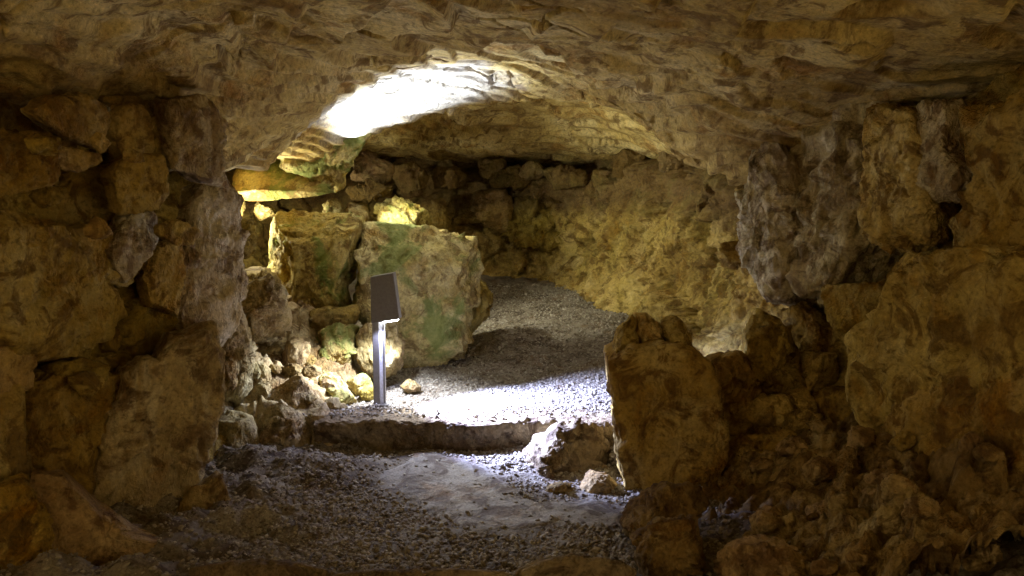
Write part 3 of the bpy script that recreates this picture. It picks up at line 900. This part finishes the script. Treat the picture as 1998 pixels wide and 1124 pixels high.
# ------------------------------------------------------------------ single rocks
ROCKS = [
    # name, outline, Y, yaw, tilt, front, back, e, rough, material, label, category
    ("limestone_block", [(500, 500), (530, 414), (612, 410), (702, 424), (704, 445), (694, 500), (672, 560), (672, 622), (622, 672), (562, 650), (540, 570), (500, 535)], 6.35, -0.15, 0.05, 0.45, 0.16, 9.0, 0.9, M_BLOCK,
     "tall split limestone block with a dark left face, behind the lamp post", "rock"),
    ("limestone_block", [(700, 480), (716, 434), (800, 440), (930, 464), (930, 530), (918, 610), (906, 690), (860, 722), (790, 716), (742, 690), (700, 600)], 6.4, 0.2, 0.05, 0.26, 0.16, 9.0, 0.9, M_BLOCK,
     "huge flat-topped mossy limestone block directly behind the lamp", "rock"),
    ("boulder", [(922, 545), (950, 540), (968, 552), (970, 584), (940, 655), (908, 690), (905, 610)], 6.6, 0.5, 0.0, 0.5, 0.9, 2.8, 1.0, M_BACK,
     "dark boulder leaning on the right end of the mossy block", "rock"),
    ("boulder", [(718, 396), (735, 376), (790, 389), (816, 404), (830, 450), (810, 520), (730, 520)], 7.12, -0.3, 0.2, 0.5, 0.8, 3.0, 0.9, M_BLOCK,
     "rock lying on top of the mossy block, its left end lit white", "rock"),
    ("boulder", [(658, 398), (690, 390), (716, 398), (716, 470), (670, 470)], 7.15, 0.0, 0.2, 0.6, 0.8, 3.2, 1.0, M_BLOCK,
     "small pale rock between the split block and the rock on top", "rock"),
    ("boulder", [(630, 396), (642, 380), (664, 385), (664, 460), (634, 460)], 7.1, 0.0, 0.1, 0.6, 0.9, 2.6, 1.0, M_BLOCK,
     "small upright rock on the rear edge of the split block", "rock"),
    ("boulder", [(449, 420), (458, 376), (480, 374), (486, 402), (464, 436), (450, 434)], 6.9, 0.9, 0.0, 0.5, 0.8, 3.0, 0.6, M_BLOCK,
     "brightly lit yellow stone tucked behind the left wall's corner", "rock"),
    ("boulder", [(490, 402), (502, 394), (532, 400), (538, 418), (505, 428), (492, 418)], 6.95, 0.0, 0.2, 0.6, 0.8, 3.0, 0.8, M_BLOCK,
     "small yellow lit stone in the niche under the slab", "rock"),
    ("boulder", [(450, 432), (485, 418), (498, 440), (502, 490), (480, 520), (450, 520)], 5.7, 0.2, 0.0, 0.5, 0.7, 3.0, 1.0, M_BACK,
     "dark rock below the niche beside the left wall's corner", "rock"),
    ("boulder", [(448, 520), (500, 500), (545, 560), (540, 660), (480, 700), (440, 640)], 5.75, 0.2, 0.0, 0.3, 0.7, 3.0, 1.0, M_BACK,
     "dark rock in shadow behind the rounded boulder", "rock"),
    ("boulder", [(458, 552), (478, 540), (522, 539), (552, 560), (569, 612), (568, 648), (522, 672), (482, 684), (468, 620)], 5.25, 0.25, 0.1, 0.5, 0.7, 3.2, 0.9, M_LOOSE,
     "rounded pale boulder jammed high beside the left wall", "rock"),
    ("pillar_stone", [(424, 600), (440, 562), (466, 572), (492, 622), (502, 672), (490, 750), (502, 800), (482, 822), (424, 806), (416, 700)], 4.85, 0.5, 0.0, 0.4, 0.6, 3.0, 1.2, M_LOOSE,
     "upright tan stone at the foot of the left wall's corner", "rock"),
    ("boulder", [(418, 806), (455, 802), (492, 816), (510, 882), (522, 912), (470, 952), (424, 940)], 4.6, 0.3, 0.15, 0.5, 0.7, 3.2, 0.9, M_LOOSE,
     "dark angular block on the gravel under the tan stone", "rock"),
    ("boulder", [(504, 806), (545, 789), (582, 800), (616, 860), (622, 890), (590, 906), (545, 900), (514, 872)], 4.72, 0.2, 0.3, 0.5, 0.7, 3.4, 1.1, M_LOOSE,
     "creased boulder beside the left end of the step", "rock"),
    ("boulder", [(528, 778), (542, 745), (590, 734), (640, 758), (662, 784), (655, 802), (600, 812), (556, 804)], 5.0, 0.1, 0.35, 0.5, 0.7, 3.4, 0.9, M_LOOSE,
     "broad rock with a pale top behind the creased boulder", "rock"),
    ("boulder", [(597, 806), (612, 796), (632, 793), (647, 815), (640, 836), (606, 842)], 4.82, 0.0, 0.2, 0.6, 0.8, 3.4, 1.0, M_LOOSE,
     "fist-sized pale rock at the left tip of the step", "rock"),
    ("boulder", [(545, 704), (566, 660), (590, 650), (606, 666), (604, 702), (590, 722), (552, 738)], 5.3, 0.4, 0.1, 0.5, 0.8, 3.4, 0.9, M_LOOSE,
     "upright rock with its right face lit, above the broad rock", "rock"),
    ("boulder", [(494, 702), (530, 668), (560, 664), (552, 728), (510, 740), (496, 724)], 5.4, 0.0, 0.0, 0.5, 0.8, 3.4, 1.0, M_LOOSE,
     "shadowed rock left of the upright lit rock", "rock"),
    ("boulder", [(584, 718), (600, 708), (626, 715), (630, 730), (602, 740), (585, 732)], 5.15, 0.2, 0.2, 0.7, 0.8, 2.4, 0.7, M_LOOSE,
     "small cream stone perched on the broad rock", "rock"),
    ("boulder", [(618, 738), (640, 722), (666, 744), (696, 778), (702, 792), (660, 794), (638, 766)], 5.15, 0.2, 0.4, 0.5, 0.8, 3.4, 0.9, M_BLOCK,
     "greenish wedge-shaped rock left of the lamp foot", "rock"),
    ("boulder", [(674, 742), (712, 728), (724, 742), (722, 762), (698, 772), (680, 758)], 5.35, 0.1, 0.3, 0.5, 0.8, 3.0, 0.8, M_BLOCK,
     "angular pale rock just left of the lamp post", "rock"),
    ("boulder", [(702, 766), (712, 748), (726, 748), (730, 784), (708, 790)], 5.28, 0.0, 0.2, 0.6, 0.8, 3.4, 0.9, M_BLOCK,
     "small dark green stone touching the lamp foot", "rock"),
    ("boulder", [(690, 660), (712, 632), (768, 626), (786, 672), (784, 722), (756, 752), (728, 742), (690, 700)], 5.6, 0.1, 0.1, 0.4, 0.8, 3.4, 0.9, M_LOOSE,
     "brightly lit boulder right behind the lamp post", "rock"),
    ("boulder", [(604, 690), (612, 648), (652, 632), (692, 640), (690, 690), (664, 722), (620, 724)], 5.65, 0.0, 0.1, 0.4, 0.8, 3.4, 1.3, M_BLOCK,
     "rough yellow lit rock under the split block", "rock"),
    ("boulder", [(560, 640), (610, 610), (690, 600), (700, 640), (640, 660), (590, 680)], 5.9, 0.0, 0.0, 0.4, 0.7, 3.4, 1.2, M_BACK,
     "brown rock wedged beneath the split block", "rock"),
    ("boulder", [(778, 748), (800, 738), (822, 742), (826, 760), (790, 768)], 5.5, 0.0, 0.4, 0.6, 0.8, 3.2, 0.8, M_LOOSE,
     "low rounded stone in the gravel right of the lamp", "rock"),
    ("boulder", [(495, 745), (520, 738), (535, 770), (525, 800), (500, 800)], 4.95, 0.2, 0.0, 0.5, 0.8, 3.4, 1.0, M_LOOSE,
     "dark rock in the gap beside the tan upright stone", "rock"),
    ("boulder", [(484, 712), (500, 706), (512, 730), (510, 742), (492, 738)], 4.9, 0.4, 0.0, 0.6, 0.8, 3.4, 0.8, M_LOOSE,
     "small white lit stone at the edge of the tan upright stone", "rock"),
    # right of the passage
    ("standing_stone", [(1186, 706), (1212, 692), (1290, 668), (1345, 680), (1386, 722), (1410, 800), (1420, 850), (1404, 900), (1392, 966), (1226, 970), (1212, 900), (1200, 820)], 4.1, -0.08, 0.0, 0.12, 0.85, 10.0, 0.8, M_WALL,
     "tall dark slab standing at the right of the passage, lit left edge", "rock"),
    ("boulder", [(1190, 652), (1236, 612), (1244, 660), (1242, 720), (1200, 716)], 4.25, -0.2, 0.0, 0.4, 0.8, 3.0, 0.8, M_WALL,
     "leftmost of the three rocks capping the tall dark slab", "rock"),
    ("boulder", [(1238, 612), (1276, 616), (1292, 650), (1286, 722), (1246, 722)], 4.27, 0.0, 0.0, 0.4, 0.8, 3.0, 0.8, M_WALL,
     "middle one of the three rocks capping the tall dark slab", "rock"),
    ("boulder", [(1284, 640), (1322, 616), (1350, 660), (1366, 706), (1330, 736), (1290, 724)], 4.25, 0.1, 0.0, 0.4, 0.8, 3.0, 0.8, M_WALL,
     "rightmost of the three rocks capping the tall dark slab", "rock"),
    ("boulder", [(1366, 722), (1400, 702), (1446, 690), (1484, 704), (1486, 790), (1455, 845), (1400, 856), (1376, 800)], 4.36, 0.0, 0.0, 0.2, 0.8, 3.0, 0.9, M_WALL,
     "dark rock with a flat top right of the tall slab", "rock"),
    ("boulder", [(1466, 650), (1500, 596), (1540, 640), (1580, 790), (1502, 842), (1458, 812)], 4.42, 0.0, 0.0, 0.2, 0.8, 3.0, 0.9, M_WALL,
     "narrow upright rock in the dark cleft of the right wall", "rock"),
    ("boulder", [(1390, 836), (1430, 790), (1500, 780), (1580, 766), (1612, 850), (1560, 890), (1470, 896), (1394, 890)], 4.3, 0.0, 0.0, 0.2, 0.8, 3.0, 0.9, M_WALL,
     "shadowed rock in the cleft above the trapezoid block", "rock"),
    ("boulder", [(1354, 932), (1402, 884), (1412, 852), (1470, 850), (1534, 840), (1582, 872), (1612, 926), (1600, 968), (1480, 976), (1378, 972)], 4.1, 0.0, 0.15, 0.3, 0.6, 3.4, 0.8, M_WALL,
     "low wide trapezoid block in the recess of the right wall", "rock"),
    ("rock_mound", [(956, 932), (1000, 882), (1050, 852), (1120, 830), (1176, 836), (1202, 900), (1198, 934), (1150, 946), (1080, 990), (1010, 956)], 4.45, -0.2, 0.6, 0.5, 0.6, 2.6, 1.3, M_STEP,
     "bluish lit rough rock mound at the right end of the step", "rock"),
    ("boulder", [(1052, 962), (1080, 940), (1128, 944), (1138, 976), (1110, 1000), (1066, 992)], 4.1, 0.0, 0.3, 0.6, 0.7, 3.2, 1.1, M_SHADED,
     "left one of two low rocks under the rough mound", "rock"),
    ("boulder", [(1130, 942), (1152, 918), (1186, 922), (1212, 950), (1206, 972), (1150, 976)], 4.1, 0.0, 0.3, 0.6, 0.7, 3.2, 1.1, M_SHADED,
     "right one of two low rocks, against the tall slab", "rock"),
    ("boulder", [(1140, 1040), (1152, 1014), (1178, 1008), (1190, 1024), (1170, 1046), (1150, 1056)], 3.75, 0.0, 0.4, 0.7, 0.8, 3.0, 0.8, M_LOOSE,
     "small pale angular stone lying on the gravel at right", "rock"),
    ("boulder", [(1204, 1030), (1212, 990), (1248, 964), (1300, 946), (1382, 952), (1398, 990), (1362, 1012), (1300, 1016), (1270, 1060), (1220, 1062)], 3.37, 0.0, 0.2, 0.4, 0.6, 3.8, 1.1, M_SHADED,
     "large lumpy rock on the ground below the tall slab", "rock"),
    ("boulder", [(1240, 1064), (1290, 1022), (1370, 1014), (1392, 1060), (1380, 1140), (1260, 1140)], 3.07, 0.0, 0.2, 0.4, 0.6, 3.8, 1.1, M_SHADED,
     "rock in front of the large lumpy rock, lower frame edge", "rock"),
    ("boulder", [(1468, 1014), (1510, 988), (1544, 1010), (1534, 1050), (1480, 1046)], 3.37, 0.0, 0.2, 0.5, 0.7, 3.4, 1.0, M_SHADED,
     "small rounded rock below the trapezoid block", "rock"),
    ("boulder", [(1560, 1042), (1572, 1000), (1640, 968), (1704, 1000), (1694, 1052), (1606, 1074)], 3.32, 0.0, 0.2, 0.4, 0.6, 3.8, 1.0, M_SHADED,
     "peaked tan rock in the rubble right of the trapezoid block", "rock"),
    ("boulder", [(1700, 966), (1742, 930), (1800, 960), (1832, 1012), (1764, 1042), (1730, 1036), (1702, 1000)], 3.17, 0.0, 0.2, 0.4, 0.6, 3.8, 0.9, M_SHADED,
     "dark leaning rock under the big stone at far right", "rock"),
    ("boulder", [(1768, 1046), (1850, 1006), (1864, 1050), (1812, 1090), (1770, 1076)], 3.02, 0.0, 0.2, 0.5, 0.6, 3.8, 1.0, M_SHADED,
     "tan rock below the dark leaning rock", "rock"),
    ("boulder", [(1868, 1024), (1905, 1006), (1952, 1006), (1954, 1034), (1884, 1048)], 2.92, 0.0, 0.2, 0.5, 0.6, 3.8, 1.0, M_SHADED,
     "flat rock under the big stone at the right edge", "rock"),
    ("boulder", [(1826, 1094), (1900, 1056), (2020, 1076), (2020, 1150), (1826, 1150)], 2.72, 0.0, 0.2, 0.4, 0.6, 3.8, 1.0, M_SHADED,
     "tan rock in the lower right corner", "rock"),
    ("boulder", [(1652, 1090), (1740, 1056), (1800, 1100), (1800, 1150), (1640, 1150)], 2.87, 0.0, 0.2, 0.4, 0.6, 3.8, 1.0, M_SHADED,
     "broad rock at the lower edge left of the corner rock", "rock"),
    ("boulder", [(1400, 1100), (1440, 1060), (1530, 1056), (1600, 1090), (1620, 1150), (1400, 1150)], 2.92, 0.0, 0.2, 0.4, 0.6, 3.8, 1.1, M_SHADED,
     "wide rough rock at the lower edge under the small rounded rock", "rock"),
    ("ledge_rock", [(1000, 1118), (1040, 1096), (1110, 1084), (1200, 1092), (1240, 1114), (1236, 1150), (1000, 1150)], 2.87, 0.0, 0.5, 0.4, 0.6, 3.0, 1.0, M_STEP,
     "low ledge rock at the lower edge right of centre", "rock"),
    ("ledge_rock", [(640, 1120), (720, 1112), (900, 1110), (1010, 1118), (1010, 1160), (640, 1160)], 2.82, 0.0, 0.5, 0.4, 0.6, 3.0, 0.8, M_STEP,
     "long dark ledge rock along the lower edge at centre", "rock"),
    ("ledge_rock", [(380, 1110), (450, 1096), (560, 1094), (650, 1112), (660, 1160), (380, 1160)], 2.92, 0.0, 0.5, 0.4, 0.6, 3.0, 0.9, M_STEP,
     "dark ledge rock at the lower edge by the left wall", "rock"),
]
PLANES = {"tall spli": [(-0.78, 0, 0.62, 0.56), (0.35, 0.0, 0.94, 0.86), (0, 0.85, 0.5, 0.92)], "huge flat": [(0, 0.75, 0.66, 1.05), (0.9, 0, 0.45, 1.0)]}
for (nm, pl, Y, yaw, tilt, fr, bk, e, rr, mat, lab, cat) in ROCKS:
    g = "rubble heaped left of the lamp" if max(p[0] for p in pl) < 830 and min(p[1] for p in pl) > 530 else \
        ("rubble along the foot of the right wall" if min(p[0] for p in pl) > 1130 and min(p[1] for p in pl) > 900 else None)
    tag(stone(nm, pl, Y, mat, yaw=yaw, tilt=tilt, front=fr, back=bk, e=e, rough=rr, planes=PLANES.get(lab[:9], ()), **({'facets': 4, 'cut': 0.06, 'lump': 0.25} if nm in ('limestone_block', 'standing_stone', 'ledge_rock') else {})), lab, cat, g)

for k in range(26):
    X_, Y_ = random.uniform(-1.62, -1.02), random.uniform(4.86, 5.55)
    zz_ = float(z_bank(np.array([X_]), np.array([Y_]))[0]) + 0.02
    px, py = to_px(np.array([X_, Y_, zz_]))
    r = random.uniform(9, 21)
    kk = random.randint(5, 8)
    pl = [(px + 1.2 * r * random.uniform(0.6, 1.2) * math.cos(a * 2 * math.pi / kk), py + r * random.uniform(0.6, 1.2) * math.sin(a * 2 * math.pi / kk)) for a in range(kk)]
    stone("stone", pl, Y_, M_LOOSE, yaw=random.uniform(-0.5, 0.8), tilt=random.uniform(0, 0.6), front=0.5, back=0.6, e=3.4, parent=bank)

for k in range(44):
    X_, Y_ = random.uniform(0.75, 2.25), random.uniform(2.7, 4.0)
    if X_ / Y_ > 0.66:
        continue
    px, py = to_px(np.array([X_, Y_, float(z_bank_right(np.array([X_]), np.array([Y_]))[0]) + 0.015]))
    r = random.uniform(12, 34)
    kk = random.randint(5, 8)
    pl = [(px + 1.25 * r * random.uniform(0.6, 1.2) * math.cos(a * 2 * math.pi / kk), py + r * random.uniform(0.6, 1.2) * math.sin(a * 2 * math.pi / kk)) for a in range(kk)]
    stone("stone", pl, Y_, M_SHADED, yaw=random.uniform(-0.8, 0.5), tilt=random.uniform(0, 0.6), front=0.5, back=0.6, e=3.6, parent=bank_right)

# ------------------------------------------------------------------ the step
def ledge(name, x0, x1, parent, seed):
    nu, nv = 120, 70
    xs_ = np.linspace(x0, x1, nu)
    prof = np.array([(5.10, 0.10), (5.05, 0.195), (4.90, 0.205), (4.76, 0.205), (4.70, 0.195), (4.69, 0.14), (4.72, 0.06), (4.74, -0.06)])
    pr = catmull(prof, nv)
    P = np.zeros((nu, nv, 3))
    P[:, :, 0] = xs_[:, None]
    wob = 0.05 * fbm(np.stack([xs_ * 1.5 + seed, 0 * xs_, 0 * xs_], 1), 4)
    P[:, :, 1] = pr[None, :, 0] + wob[:, None]
    P[:, :, 2] = pr[None, :, 1]
    N = grid_normals(P)
    p, n = P.reshape(-1, 3), N.reshape(-1, 3)
    h = 0.02 * fbm(p * 3 + seed, 4) + 0.014 * fbm(p * 9 + seed, 5, 0.55, ridged=True) + 0.006 * fbm(p * 25, 3)
    return build(name, p + n * h[:, None], grid_faces(nu, nv), M_STEP, parent)


st = bpy.data.objects.new("rock_step", None)
COL.objects.link(st)
tag(st, "low rock step across the passage in front of the lamp", "step")
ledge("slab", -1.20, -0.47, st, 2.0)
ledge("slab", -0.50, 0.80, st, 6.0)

# ------------------------------------------------------------------ gravel
def icosa():
    t = (1 + 5 ** 0.5) / 2
    v = np.array([(-1, t, 0), (1, t, 0), (-1, -t, 0), (1, -t, 0), (0, -1, t), (0, 1, t), (0, -1, -t), (0, 1, -t), (t, 0, -1), (t, 0, 1), (-t, 0, -1), (-t, 0, 1)], float)
    f = np.array([(0, 11, 5), (0, 5, 1), (0, 1, 7), (0, 7, 10), (0, 10, 11), (1, 5, 9), (5, 11, 4), (11, 10, 2), (10, 7, 6), (7, 1, 8), (3, 9, 4), (3, 4, 2), (3, 2, 6), (3, 6, 8), (3, 8, 9), (4, 9, 5), (2, 4, 11), (6, 2, 10), (8, 6, 7), (9, 8, 1)])
    return v / np.linalg.norm(v[0]), f


def octa():
    v = np.array([(1, 0, 0), (-1, 0, 0), (0, 1, 0), (0, -1, 0), (0, 0, 1), (0, 0, -1)], float)
    return v, np.array([(0, 2, 4), (2, 1, 4), (1, 3, 4), (3, 0, 4), (2, 0, 5), (1, 2, 5), (3, 1, 5), (0, 3, 5)])


def gravel(name, x, y, zf, r0, r1, label, shape=icosa):
    rg = np.random.default_rng(5)
    v, f = shape()
    n, nv_ = len(x), len(v)
    r = r0 + (r1 - r0) * rg.random(n) ** 2.2
    ang = rg.uniform(0, 2 * math.pi, n)
    s = np.stack([rg.uniform(0.8, 1.35, n), rg.uniform(0.7, 1.0, n), rg.uniform(0.4, 0.75, n)], 1) * r[:, None]
    L = v[None] * (1 + rg.uniform(-0.22, 0.22, (n, nv_, 1))) * s[:, None, :]
    tx, ty = rg.normal(0, 0.3, n), rg.normal(0, 0.3, n)
    L[:, :, 2] += L[:, :, 0] * tx[:, None] + L[:, :, 1] * ty[:, None]
    c, sn = np.cos(ang)[:, None], np.sin(ang)[:, None]
    V = np.stack([L[:, :, 0] * c - L[:, :, 1] * sn + x[:, None], L[:, :, 0] * sn + L[:, :, 1] * c + y[:, None], L[:, :, 2] + (zf(x, y) + s[:, 2] * rg.uniform(0.1, 0.8, n))[:, None]], 2)
    F = f[None] + (np.arange(n) * nv_)[:, None, None]
    o = build(name, V.reshape(-1, 3), F.reshape(-1, 3), M_GRAVEL, smooth_shade=False)
    o["kind"] = "stuff"
    o["label"] = label
    o["category"] = "gravel"
    return o


def scatter(n, x0, x1, y0, y1, dens=None):
    x = RNG.uniform(x0, x1, n)
    y = RNG.uniform(y0, y1, n)
    if dens is not None:
        k = RNG.random(n) < dens(x, y)
        x, y = x[k], y[k]
    return x, y


def low_density(x, y):
    p = np.stack([x, y, 0 * x], 1)
    n = fbm(p * 2.2 + 4, 4)
    patch = np.exp(-(((x + 0.42 + 0.25 * (y - 4.3)) / 0.33) ** 2 + ((y - 4.25) / 0.42) ** 2)) + 0.8 * np.exp(-(((x - 0.15) / 0.5) ** 2 + ((y - 3.75) / 0.3) ** 2))
    return np.clip(1.05 - 1.35 * patch + 0.6 * n, 0.16, 1) * np.where(np.abs(x + 0.1) > 1.1, 0.45, 1)


x, y = scatter(22000, -2.0, 2.1, 2.75, 4.74, low_density)
gravel("gravel_bed", x, y, z_low, 0.006, 0.016, "dark loose gravel in front of the step")
x, y = scatter(22000, -2.0, 2.1, 2.75, 4.74, low_density)
gravel("fine_gravel_bed", x, y, z_low, 0.003, 0.010, "fine grit between the dark gravel in front of the step", octa)
x, y = scatter(20000, -1.5, 1.35, 4.78, 8.6, lambda x, y: np.interp(y, [4.78, 4.95, 5.4, 6.5, 8.6], [0.35, 0.7, 1, 0.8, 0.6]))
def z_up2(x, y):
    return np.maximum(z_up(x, y), np.where(y < 5.05, 0.205, 0))
gravel("gravel_slope", x, y, z_up2, 0.006, 0.016, "lit gravel behind the step rising to the rear wall")
x, y = scatter(22000, -1.5, 1.35, 4.78, 8.6, lambda x, y: np.interp(y, [4.78, 4.95, 5.4, 6.5, 8.6], [0.35, 0.7, 1, 0.8, 0.6]))
gravel("fine_gravel_slope", x, y, z_up2, 0.004, 0.011, "fine lit grit behind the step rising to the rear wall", octa)

# ------------------------------------------------------------------ the bollard lamp
M_LAMP = plain("lamp_metal", (0.21, 0.195, 0.165), 0.55, 0.3)
M_POST = plain("post_metal", (0.30, 0.285, 0.26), 0.45, 0.5)
M_ALU = plain("lamp_channel", (0.75, 0.76, 0.80), 0.45, 0.0)
M_LED = plain("lamp_lens", (0.9, 0.9, 0.9), 0.4, 0.0, (0.85, 0.9, 1.0), 30.0)


def prism(name, prof, y0, y1, mat, parent, bevel=0.004):
    """a profile in x, z drawn out along y"""
    import bmesh
    bm = bmesh.new()
    a = [bm.verts.new((px_, y0, pz)) for px_, pz in prof]
    b = [bm.verts.new((px_, y1, pz)) for px_, pz in prof]
    n = len(prof)
    bm.faces.new(a)
    bm.faces.new(b[::-1])
    for i in range(n):
        bm.faces.new((a[i], b[i], b[(i + 1) % n], a[(i + 1) % n]))
    bmesh.ops.recalc_face_normals(bm, faces=bm.faces)
    if bevel:
        bmesh.ops.bevel(bm, geom=list(bm.edges), offset=bevel, segments=2, profile=0.6, affect='EDGES')
    me = bpy.data.meshes.new(name)
    bm.to_mesh(me)
    bm.free()
    me.materials.append(mat)
    o = bpy.data.objects.new(name, me)
    COL.objects.link(o)
    o.parent = parent
    return o


lp = bpy.data.objects.new("bollard_lamp", None)
COL.objects.link(lp)
lp.location = (LAMP[0], LAMP[1], 0.195)
tag(lp, "grey metal bollard lamp with a slanted head standing on the gravel", "lamp")
prism("base_plate", [(-0.05, -0.02), (0.075, -0.02), (0.075, 0.008), (-0.05, 0.008)], -0.06, 0.06, M_LAMP, lp, 0.002)
post = prism("post", [(-0.043, 0), (0.0, 0), (0.0, 0.60), (-0.043, 0.60)], -0.024, 0.022, M_POST, lp, 0.003)
prism("light_channel", [(0.0, 0.01), (0.022, 0.01), (0.022, 0.575), (0.0, 0.575)], -0.010, 0.018, M_ALU, post, 0.001)
prism("channel_rail", [(0.022, 0.0), (0.034, 0.0), (0.034, 0.585), (0.022, 0.585)], -0.012, 0.022, M_POST, post, 0.002)
for sx in (-0.03, 0.052):
    prism("bolt", [(sx, 0.008), (sx + 0.012, 0.008), (sx + 0.010, 0.015), (sx + 0.002, 0.015)], -0.045, -0.033, M_ALU, lp, 0.001)
head = prism("lamp_head", [(-0.044, 0.545), (0.140, 0.572), (0.105, 0.872), (-0.044, 0.845)], -0.055, 0.055, M_LAMP, lp, 0.005)
prism("lens", [(0.030, 0.545), (0.125, 0.560), (0.125, 0.575), (0.030, 0.562)], -0.035, 0.035, M_LED, head, 0.001)
